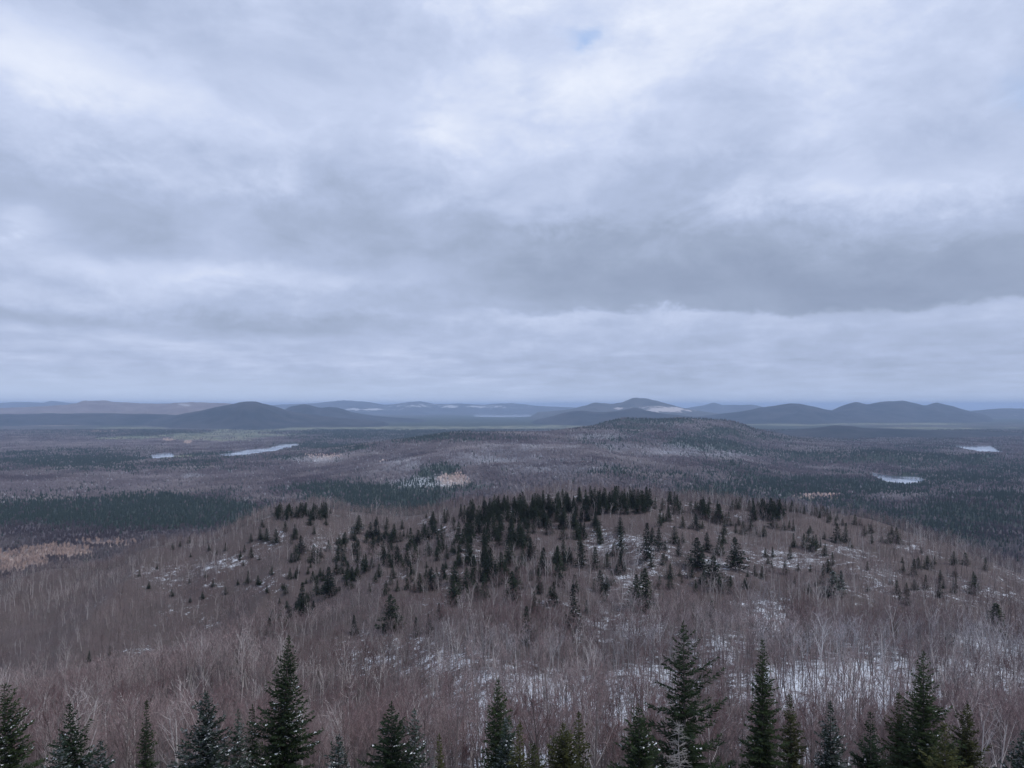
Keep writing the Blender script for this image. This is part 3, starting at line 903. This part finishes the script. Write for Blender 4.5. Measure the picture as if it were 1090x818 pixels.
for i, (px, py, hw, Yd, kd, kw, lab) in enumerate(FG):
    x = (px - CX) / F * Yd
    zg = float(height(np.array([x]), np.array([Yd]))[0])
    ztop = (HY - py) / F * Yd
    h = ztop - zg
    vis = min(1.0, max(.2, (ztop - (HY - 818) / F * Yd) / h))
    kw = dict(kw)
    kw.setdefault('irreg', .32 + .24 * rng0.random())
    kw.setdefault('whorl', .38 + .16 * rng0.random())
    sh = kw.get('shape', .85)
    r = hw * Yd / F / (vis ** sh) * 1.2
    r = min(r, h * .44)
    T, Cq, Sq = conifer_soup(h, r, 100 + i, **kw)
    rt = link('spruce' if kd != 'f' else 'fir', None, label=lab, category='tree', group='conifers in the bottom row')
    rt.location = (x, Yd, zg)
    link('trunk', soup_mesh('trunk', T, [M_CTRUNK]), rt)
    link('crown', soup_mesh('crown', Cq, [MK[kd], M_SNOW]), rt)
    occupied.append((x, Yd, r * .8))

# dead snag in front of the largest spruce
rng = np.random.default_rng(5)
Yd = 50.0; x = (723 - CX) / F * Yd
zg = float(height(np.array([x]), np.array([Yd]))[0])
h = (HY - 768) / F * Yd - zg
T, Bq = Soup(), Soup()
zz = np.linspace(-.3, h, 8)
T.tube([(rng.normal(0, .05), rng.normal(0, .05), z) for z in zz], [.09 * (1 - z / h * .85) if z > 0 else .09 for z in zz], 6)
for i in range(110):
    z = h * (.3 + .68 * rng.random()); a = rng.random() * 6.283; L = (1 - z / h) * 1.6 + .4 * rng.random() + .2
    e = rng.normal(.05, .2)
    p0 = np.array([0, 0, z]); p1 = p0 + np.array([math.cos(a) * L, math.sin(a) * L, e * L])
    Bq.tube([p0, (p0 + p1) / 2 + rng.normal(0, .04, 3), p1], [.022, .016, .006], 3)
    n = 7
    b0 = p0 + (p1 - p0) * rng.uniform(.25, 1, (n, 1))
    slivers(Bq, b0, b0 + rng.normal(0, .22, (n, 3)) + (p1 - p0) * .12, np.full(n, .022), rng)
rt = link('dead_tree', None, label='pale grey dead tree with bare twigs in front of the ragged largest spruce', category='tree')
rt.location = (x, Yd, zg)
link('trunk', soup_mesh('trunk', T, [M_DEAD]), rt)
link('branches', soup_mesh('branches', Bq, [M_DEAD]), rt)

# ------------------------------------------------------------------ spruces on the near hill
EXPL = [(416, 633, 32, 1.2), (442, 657, 17), (377, 655, 17), (467, 642, 15), (456, 654, 16), (447, 610, 17), (459, 604, 20), (471, 600, 14), (484, 597, 20), (482, 613, 26), (411, 618, 10),
        (404, 600, 12), (389, 590, 14), (371, 597, 14), (424, 582, 15), (437, 562, 20), (442, 580, 16), (467, 575, 12), (481, 577, 9), (487, 587, 14), (546, 608, 27, 1.2), (521, 583, 26),
        (594, 582, 27, 1.2), (578, 583, 24), (619, 577, 22), (633, 582, 20), (661, 585, 20), (661, 560, 24), (688, 557, 33), (701, 562, 20), (639, 607, 20), (646, 588, 14), (651, 607, 13),
        (589, 620, 20), (611, 622, 38, .9), (569, 630, 18), (574, 638, 12), (561, 645, 33, .8), (688, 605, 37, 1.1), (676, 612, 30), (713, 600, 13), (718, 560, 16), (516, 610, 23), (527, 600, 20),
        (743, 572, 27, 1.3), (753, 567, 17), (766, 570, 17), (783, 572, 28, 1.1), (759, 592, 27, 1.5), (778, 613, 15), (811, 602, 12), (738, 642, 18), (757, 639, 20), (886, 608, 22, 1.5), (895, 607, 18),
        (973, 595, 15), (955, 618, 12), (966, 627, 14), (1015, 587, 12), (1038, 612, 17), (1015, 617, 12), (985, 612, 13), (1000, 618, 15), (891, 557, 17), (900, 557, 17), (955, 562, 14, 1.2), (946, 567, 10),
        (845, 568, 12), (855, 568, 13), (865, 570, 14), (868, 569, 12), (823, 545, 14), (799, 552, 10), (776, 545, 12), (783, 557, 9), (881, 595, 12), (1060, 642, 28, 1.5), (1008, 668, 16, 1.2),
        (796, 605, 8), (836, 597, 12), (287, 658, 17), (297, 655, 14), (305, 653, 12), (334, 640, 13, 1.2), (322, 620, 28), (337, 613, 17), (350, 603, 26), (305, 623, 8), (264, 608, 11), (227, 615, 8),
        (240, 625, 7), (202, 560, 7), (279, 553, 7), (284, 562, 12), (294, 563, 13), (277, 563, 10), (267, 568, 8), (240, 578, 7), (320, 570, 16), (315, 580, 12), (310, 570, 8), (334, 580, 16), (350, 575, 10),
        (304, 555, 9), (314, 558, 10), (330, 547, 10), (347, 540, 8), (117, 688, 8, .7), (35, 720, 11, 1.2), (107, 743, 13, .8), (161, 727, 20, .7), (95, 693, 10), (608, 696, 15, .7),
        (735, 600, 12), (722, 575, 14), (920, 560, 9), (870, 540, 8), (910, 548, 9), (358, 592, 16), (365, 585, 14), (380, 575, 12), (396, 572, 15), (408, 575, 17), (415, 570, 14), (434, 592, 13), (498, 580, 18),
        (505, 592, 20), (534, 588, 18), (541, 575, 22), (556, 580, 20), (565, 572, 18), (600, 575, 17), (497, 604, 18), (508, 620, 15)]
rng = np.random.default_rng(77)
CAND = [(*e[:3], e[3] if len(e) > 3 else 1.0, 0) for e in EXPL]


def scatter(n, x0, x1, y0f, y1f, h0, h1):
    for _ in range(n):
        x = rng.uniform(x0, x1)
        ya, yb = y0f(x), y1f(x)
        CAND.append((x, rng.uniform(ya, yb), rng.uniform(h0, h1), rng.uniform(.8, 1.25), 1))


crest = lambda x: float(np.interp(x, [300, 345, 400, 420, 470, 500, 560, 600, 640, 690, 740, 800, 830, 900, 960], [533, 534, 545, 546, 538, 530, 522, 518, 515, 517, 528, 530, 530, 542, 562]))
scatter(95, 490, 692, lambda x: crest(x) + 1, lambda x: crest(x) + 14, 10, 17)
scatter(78, 480, 640, lambda x: crest(x) + 10, lambda x: crest(x) + 42, 10, 18)
scatter(16, 500, 580, lambda x: 560, lambda x: 605, 12, 20)
scatter(36, 360, 520, lambda x: 560, lambda x: 625, 7, 13)
scatter(48, 355, 485, lambda x: crest(x) + 2, lambda x: crest(x) + 45, 8, 14)
scatter(20, 480, 690, lambda x: 600, lambda x: 640, 9, 16)
scatter(34, 292, 348, lambda x: crest(x), lambda x: crest(x) + 8, 7, 12)
scatter(13, 797, 833, lambda x: 529, lambda x: 538, 12, 17)
scatter(11, 744, 772, lambda x: 530, lambda x: 538, 11, 17)
scatter(18, 690, 745, lambda x: crest(x), lambda x: crest(x) + 25, 8, 15)
scatter(22, 830, 960, lambda x: crest(x), lambda x: crest(x) + 12, 5, 9)
scatter(24, 690, 900, lambda x: 545, lambda x: 620, 7, 13)
scatter(14, 590, 700, lambda x: 545, lambda x: 600, 9, 17)
scatter(12, 930, 1080, lambda x: 585, lambda x: 630, 7, 13)
scatter(10, 250, 340, lambda x: 560, lambda x: 625, 6, 11)
scatter(44, 492, 690, lambda x: crest(x), lambda x: crest(x) + 26, 9, 14)
scatter(44, 300, 480, lambda x: crest(x) + 4, lambda x: crest(x) + 75, 5, 10)
scatter(46, 700, 1000, lambda x: crest(min(x, 940)) + 12, lambda x: 622, 5, 10)
scatter(26, 120, 330, lambda x: 575, lambda x: 640, 4, 7)
scatter(26, 690, 900, lambda x: crest(x) - 1, lambda x: crest(x) + 6, 6, 11)
scatter(26, 285, 430, lambda x: float(np.interp(x, [285, 350, 430], [652, 618, 575])) - 4, lambda x: float(np.interp(x, [285, 350, 430], [652, 618, 575])) + 8, 9, 15)
YS = np.linspace(140, 720, 1200)
HILL = []
for (px, py, hp, wdm, dense) in CAND:
    hp *= 1.22
    X = (px - CX) / F * YS
    zg = height(X, YS)
    pt = HY - F * (zg + hp * YS / F) / YS            # row of a tree top standing at each distance
    pg = HY - F * zg / YS
    ok = np.minimum.accumulate(pg) >= pg - .5
    er = np.abs(pt - py) + 500 * (~ok)
    j = int(np.argmin(er))
    Y = YS[j]
    HILL.append((X[j], Y, zg[j], hp * Y / F, wdm, hp, px, py, dense))
HILL.sort(key=lambda q_: -q_[5])
HV = []
for k in range(8):
    T, Cq, Sq = conifer_soup(10.0, 2.45 * (.85 + .06 * k), 300 + k, whorl=.5, nb=7, step=.36, tuft=.55, tw=.13, irreg=.3 + .04 * (k % 4), bare=.10, shape=.75)
    V1, T1, M1 = Cq.get(); V0, T0, M0 = T.get()
    HV.append((np.concatenate([V1, V0]), np.concatenate([T1, T0 + len(V1)]), np.concatenate([M1, np.ones(len(T0), int)])))
HM = [mesh_np('hill_spruce', *v[:2], [M_HILLC, M_CTRUNK], v[2]) for v in HV]
HMF = [mesh_np('frosted_hill_spruce', *v[:2], [M_HILLF, M_CTRUNK], v[2]) for v in HV]
N_IND = 300 - len(FG) - 1
frosty = lambda px, py: 620 < px < 960 and 575 < py < 640


def hill_label(px, py, dense, fr):
    if py < 560 and 480 <= px <= 700:
        return 'dark spruce in the thick stand on the near hilltop', 'spruces in the hilltop stand'
    if py < 560 and px < 360:
        return 'tiny dark spruce on the left shoulder crest of the near hill', 'spruces on the left shoulder'
    if px < 300:
        return 'small dark spruce among bare trees on the left slope', 'spruces on the left slope'
    if px < 480:
        return 'dark spruce in the broken band left of the hilltop stand', 'spruces left of the hilltop stand'
    if fr:
        return 'frosted spruce over snowy ground right of the hilltop stand', 'frosted spruces'
    if px > 700:
        return 'scattered dark spruce on the right part of the near hill', 'spruces right of the hilltop'
    return 'dark spruce on the slope below the hilltop stand', 'spruces below the hilltop stand'


SPECIAL = {(416, 633): 'tallest hill spruce on the left, standing alone among bare trees', (611, 622): 'tall narrow spruce below the hilltop stand with a trunk showing',
           (561, 645): 'slim spruce over snowy ground, lowest below the hilltop stand', (688, 605): 'larger of the spruce pair below the snowy right slope',
           (676, 612): 'smaller left spruce of the pair below the snowy right slope', (1060, 642): 'wide dark spruce near the right edge above the bare woods',
           (886, 608): 'broad snow laden spruce alone right of the hilltop', (759, 592): 'broad frosted spruce below a dark group of four',
           (608, 696): 'slender small spruce above the olive spruces in bare woods', (35, 720): 'small dark spruce above the tree at the left edge',
           (107, 743): 'short narrow spruce among pale bare crowns on the left', (161, 727): 'narrow spruce behind the slender dark one on the left',
           (743, 572): 'wide dark spruce, left end of a group on the right slope', (546, 608): 'full dark spruce at the lower edge of the stand'}
for i, (x, y, z, h, wdm, hp, px, py, dense) in enumerate(HILL[:N_IND]):
    fr = frosty(px, py) and rng.random() < .4
    o = link('spruce', (HMF if fr else HM)[i % 8])
    o.location = (x, y, z)
    o.rotation_euler = (0, 0, rng.random() * 6.283)
    o.scale = (h / 10 * wdm * 1.3, h / 10 * wdm * 1.3, h / 10)
    lab, grp = hill_label(px, py, dense, fr)
    o['label'] = SPECIAL.get((px, py), lab); o['group'] = grp; o['category'] = 'tree'
rest = HILL[N_IND:]
if rest:
    A = np.array([q_[:6] for q_ in rest])
    me = merge('small_spruces', HV, rng.integers(0, 8, len(A)), A[:, 0], A[:, 1], A[:, 2], A[:, 3] / 10, rng.random(len(A)) * 6.28, [M_HILLC, M_CTRUNK], sxy=A[:, 3] / 10 * A[:, 4] * 1.3)
    link('spruce_thicket', me, kind='stuff', label='smallest dark spruces dotted over the near hill', category='spruces')
for q_ in HILL:
    occupied.append((q_[0], q_[1], max(1.6, q_[3] * .17)))

# ------------------------------------------------------------------ bare hardwoods on the near hill
sp = 4.1
gx = np.arange(-620, 620, sp); gy = np.arange(80, 740, sp)
hx, hy = np.meshgrid(gx, gy)
hx = (hx + rng.uniform(-.48, .48, hx.shape) * sp).ravel(); hy = (hy + rng.uniform(-.48, .48, hy.shape) * sp).ravel()
hpx = CX + F * hx / hy
k = (hpx > -60) & (hpx < 1150)
hx, hy, hpx = hx[k], hy[k], hpx[k]
hz = height(hx, hy)
con_, fld_, tn_, sn_ = cover(hx, hy, hz)
hpy = HY - F * hz / hy
hh = 13.2 + rng.normal(0, 2.0, len(hx)) + (fbm(hx / 28, hy / 28, 3, 61) - .5) * 7
hh = np.where(hy > 260, hh - 6.4 * sstep(hy, 250, 430), hh)
hh = np.clip(hh, 4.5, 17)
hh *= np.where((hy < 110), .82, 1)
keep = visible(hx, hy, hz + hh)
occ = np.array(occupied)
for (ox, oy, orr) in occ:                         # leave room round each conifer and let its front show
    dxx, dyy = hx - ox, hy - oy
    keep &= ~((dxx ** 2 + dyy ** 2) < (orr + .5) ** 2)
    keep &= ~((np.abs(dxx * 1.0) < orr * 1.0) & (dyy < 0) & (dyy > -12) & (oy > 140))
keep &= rng.random(len(hx)) > .25 * np.clip(sn_ - .25, 0, 1)      # woods stand more open where snow shows
hx, hy, hz, hh, hpx, hpy, sn_ = (v[keep] for v in (hx, hy, hz, hh, hpx, hpy, sn_))
birch = rng.random(len(hx)) < .05 + .26 * sstep(fbm(hx / 60, hy / 60, 3, 81), .5, .68)
pale = np.where(birch, rng.uniform(.65, 1.0, len(hx)), np.clip(rng.beta(.8, 3.0, len(hx)), 0, 1))
hh = hh * np.where(birch, 1.08, 1.0)
rime = np.clip((sn_ - .40) * 1.3, 0, 1) * (hy > 230) * (rng.random(len(hx)) < .6) * .55
pale = pale * (1 - .25 * sstep(hy, 230, 400))
tint = np.stack([rime, pale, np.clip(.45 + (fbm(hx / 45, hy / 45, 3, 71) - .5) * 3.2 + rng.normal(0, .28, len(hx)) + .38 * sstep(-hpx, -470, -380) * sstep(hy, 290, 345) - .12 * (hy < 290), 0, 1)], 1)
order = np.argsort(hy)
IND = order[:300 - 0]
REST = order[300:]
# the 300 nearest: trees of their own, each with trunk and branches
LV = []
for k in range(12):
    bi = k % 4 == 3
    if bi:
        T, Bq = hardwood(13.5, 500 + k, 8, 5, 4, .028, crown=.36, spread=2.9, thick=1.1)
    else:
        T, Bq = hardwood(13.0, 500 + k, 12, 8, 8, .026, crown=(.42, .5, .36)[k % 3], spread=2.3 + .3 * (k % 3))
    tn = (0.0, .9 if bi else (.03, .10, .2, .3, .15, .06)[k % 6], (.05, .3, .55, .8, .15, .95)[k % 6])
    LV.append((soup_mesh('trunk', T, [M_BARK], tn), soup_mesh('branches', Bq, [M_BARK, M_TWIG], tn), tn[1]))
for n_, i in enumerate(IND):
    kk = [q_ for q_ in range(12)]
    kk.sort(key=lambda q_: abs(LV[q_][2] - pale[i]) + .25 * ((q_ * 7 + n_) % 5) / 5)
    tm, bm_, pl_ = LV[kk[0]]
    o = link('bare_tree', None)
    o.location = (hx[i], hy[i], hz[i])
    o.rotation_euler = (0, 0, rng.random() * 6.283)
    s = hh[i] / 13.0
    o.scale = (s, s, s)
    lo = 'pale barked leafless tree' if pl_ > .45 else 'grey brown leafless tree' if pl_ > .1 else 'dark stemmed leafless tree'
    reg = 'left' if hpx[i] < 380 else 'middle' if hpx[i] < 740 else 'right'
    o['label'] = f'{lo} behind the front conifers, {reg} part of the bare woods'
    o['group'] = f'{lo}s in the {reg} part of the woods'
    o['category'] = 'tree'
    link('trunk', tm, o)
    link('branches', bm_, o)


def both(h, seed, *a, **kw):
    T, Bq = hardwood(h, seed, *a, **kw)
    V0, T0, M0 = T.get(); V1, T1, M1 = Bq.get()
    return np.concatenate([V0, V1]), np.concatenate([T0, T1 + len(V0)]), np.concatenate([M0, M1])


def hardwoods(name, label, sel, lods):
    nb_ = len(lods) - 3                    # the last three are the pale open crowned kind
    me = merge(name, lods, np.where(birch[sel], nb_ + rng.integers(0, 3, len(sel)), rng.integers(0, nb_, len(sel))), hx[sel], hy[sel], hz[sel], hh[sel] / 13.0, rng.random(len(sel)) * 6.283, [M_BARK, M_TWIG], tint[sel])
    print(name, len(sel), len(me.polygons))
    return me


L1 = [both(13.0, 600 + k, 9, 6, 6, .036, crown=(.42, .5, .36)[k % 3], spread=2.3) for k in range(8)] + [both(13.5, 620 + k, 7, 4, 4, .040, crown=.36, spread=2.9, thick=1.2) for k in range(3)]
L2 = [both(13.0, 640 + k, 8, 4, 5, .058, crown=(.42, .5, .36)[k % 3], spread=2.4) for k in range(6)] + [both(13.5, 660 + k, 6, 4, 3, .055, crown=.36, spread=2.9, thick=1.4) for k in range(3)]
L3 = [both(13.0, 680 + k, 7, 3, 4, .090, crown=(.35, .45, .3)[k % 3], spread=2.5) for k in range(6)] + [both(13.5, 695 + k, 6, 3, 2, .08, crown=.36, spread=2.9, thick=1.7) for k in range(3)]
parts_ = [hardwoods('woods', '', REST[hy[REST] < 230], L1), hardwoods('woods', '', REST[(hy[REST] >= 230) & (hy[REST] < 380)], L2), hardwoods('woods', '', REST[hy[REST] >= 380], L3)]
for me, lab in zip(parts_, ('leafless hardwood forest in the hollow behind the front trees', 'leafless hardwood forest on the lower slope of the near hill', 'leafless hardwood forest over the top of the near hill')):
    link('bare_forest', me, kind='stuff', label=lab, category='forest')

# ------------------------------------------------------------------ forest beyond the near hill
NF = 260000
fpx = rng.uniform(-60, 1150, NF)
fY = 950 + 8300 * rng.random(NF) ** 1.15
fX = (fpx - CX) / F * fY
fZ = height(fX, fY)
fc, ff, ft, fs = cover(fX, fY, fZ)
k = visible(fX, fY, fZ + 13) & (rng.random(NF) > ff * .93) & ~lake_mask(fX, fY, 1.0, 2.5)
k &= rng.random(NF) > fs * .5
fX, fY, fZ, fc, ft, fpx, fs = (v[k] for v in (fX, fY, fZ, fc, ft, fpx, fs))
isc = rng.random(len(fX)) < np.clip(fc * 1.2 - .06, .015, .95) * (1 - np.clip(ft * 1.6, 0, .95))


def far_hardwood(seed):
    """a rounded leafless crown seen from a kilometre or more: lumpy dome, a few pale limbs"""
    rr = np.random.default_rng(seed)
    S = Soup()
    n = 6
    a = np.arange(n) * 6.283 / n + rr.random()
    r1 = rr.uniform(2.6, 4.2, n); r2 = rr.uniform(1.4, 2.4, n)
    low = np.stack([np.cos(a) * r1, np.sin(a) * r1, rr.uniform(4.5, 7.5, n)], 1)
    top = np.stack([np.cos(a + .5) * r2, np.sin(a + .5) * r2, rr.uniform(9.0, 11.2, n)], 1)
    S.add(np.concatenate([low, top, [[rr.normal(0, .4), rr.normal(0, .4), rr.uniform(11.5, 13)]]]),
          [t_ for q_ in range(n) for t_ in ((q_, (q_ + 1) % n, q_ + n), ((q_ + 1) % n, n + (q_ + 1) % n, q_ + n), (n + q_, n + (q_ + 1) % n, 2 * n))], 1)
    k_ = 3
    p0 = np.stack([rr.normal(0, .8, k_), rr.normal(0, .8, k_), np.full(k_, 1.0)], 1)
    p1 = np.stack([rr.normal(0, 2.8, k_), rr.normal(0, 2.8, k_), rr.uniform(10, 13.8, k_)], 1)
    slivers(S, p0, p1, np.full(k_, .32), rr, 0)
    return S.get()


def mid_hardwood(seed):
    """a leafless tree seen from a kilometre off: fanned twigs over a short stem"""
    rr = np.random.default_rng(seed)
    S = Soup()
    n = 34
    a = rr.uniform(0, 6.28, n); r_ = rr.uniform(.3, 3.6, n)
    p1 = np.stack([np.cos(a) * r_, np.sin(a) * r_, 12.8 - .24 * r_ ** 2 + rr.normal(0, .7, n)], 1)
    b0 = np.stack([np.cos(a) * r_ * .35, np.sin(a) * r_ * .35, rr.uniform(4, 9, n)], 1)
    slivers(S, b0, p1, rr.uniform(.35, .75, n), rr, 1)
    slivers(S, np.array([[0, 0, -.5], [.8, .4, 2]]), np.array([[.3, 0, 11.5], [2.0, 1.0, 10.5]]), np.array([.35, .25]), rr, 0)
    return S.get()


def far_conifer(seed):
    rr = np.random.default_rng(seed)
    S = Soup()
    for (z0, z1, r_) in ((1.5, 7, 2.5), (4.8, 10.2, 1.9), (8, 13, 1.25)):
        n = 6
        a = np.arange(n) * 6.283 / n + rr.random()
        rad = r_ * rr.uniform(.65, 1.2, n)
        ring = np.stack([np.cos(a) * rad, np.sin(a) * rad, z0 + rr.uniform(-.7, .7, n)], 1)
        S.add(np.concatenate([ring, [[0, 0, z1]]]), [(q_, (q_ + 1) % n, n) for q_ in range(n)], 0)
    return S.get()


FH = [far_hardwood(800 + k) for k in range(8)] + [mid_hardwood(820 + k) for k in range(8)]
FCN = [far_conifer(840 + k) for k in range(8)]
M_FARC = needle_mat('distant_needles', (.016, .030, .025), (.040, .064, .044))
i1, i2 = np.nonzero(~isc)[0], np.nonzero(isc)[0]
grow = 1.0 + .12 * (fY / 3000)
ftint = np.stack([np.clip(np.clip(fs - .25, 0, 1) * .9 + .25 * (rng.random(len(fX)) < .03), 0, 1), np.clip(.12 + (fbm(fX / 160, fY / 160, 4, 91) - .5) * 1.6 + rng.normal(0, .05, len(fX)) + .12 * (fZ > -285), 0, 1), np.clip(.45 + (fbm(fX / 220, fY / 220, 3, 95) - .5) * 2.2 + (fbm(fX / 800, fY / 1400, 3, 96) - .5) * 2.0 + rng.normal(0, .08, len(fX)), 0, 1)], 1)
ftint[:, 2] = np.where(rng.random(len(fX)) < ft * 1.1, 1.3 + .8 * rng.random(len(fX)), ftint[:, 2])  # tan tint paints sunlit patches onto the far woods
s1 = rng.uniform(.75, 1.1, len(fX)) * grow
me = merge('far_woods', FH, rng.integers(0, 8, len(i1)) + 8 * (fY[i1] + rng.normal(0, 150, len(i1)) < 2300), fX[i1], fY[i1], fZ[i1], s1[i1], rng.random(len(i1)) * 6.28, [M_BARK, M_FARTWIG], ftint[i1])
link('distant_forest', me, kind='stuff', label='leafless hardwood forest over the far hill and plain', category='forest')
s2 = rng.uniform(.6, 1.25, len(fX)) * grow
me = merge('far_conifers', FCN, rng.integers(0, 8, len(i2)), fX[i2], fY[i2], fZ[i2], s2[i2], rng.random(len(i2)) * 6.28, [M_FARC])
link('conifer_forest', me, kind='stuff', label='dark conifer woods spread over the plain and far hill', category='forest')
print('far', len(i1), len(i2))

# ------------------------------------------------------------------ haze: one closed box of even air
HB = (-70000, 70000, -70000, 70000, -420, 190)
v = [(HB[a], HB[2 + b_], HB[4 + c]) for a in (0, 1) for b_ in (0, 1) for c in (0, 1)]
me = bpy.data.meshes.new('haze')
me.from_pydata(v, [], [(0, 1, 3, 2), (4, 6, 7, 5), (0, 4, 5, 1), (2, 3, 7, 6), (0, 2, 6, 4), (1, 5, 7, 3)])
hm = bpy.data.materials.new('haze')
hm.use_nodes = True
nt = hm.node_tree
nt.nodes.clear()
t = NT(nt)
vo = t.n('ShaderNodeVolumePrincipled')
vo.inputs['Color'].default_value = (.54, .71, 1.0, 1)
vo.inputs['Density'].default_value = 3.8e-5
vo.inputs['Density Attribute'].default_value = ''
mo = t.n('ShaderNodeOutputMaterial')
nt.links.new(vo.outputs[0], mo.inputs['Volume'])
hm.cycles.homogeneous_volume = True
me.materials.append(hm)
link('haze', me, kind='stuff', label='thin blue haze lying over the plain and mountains', category='haze')
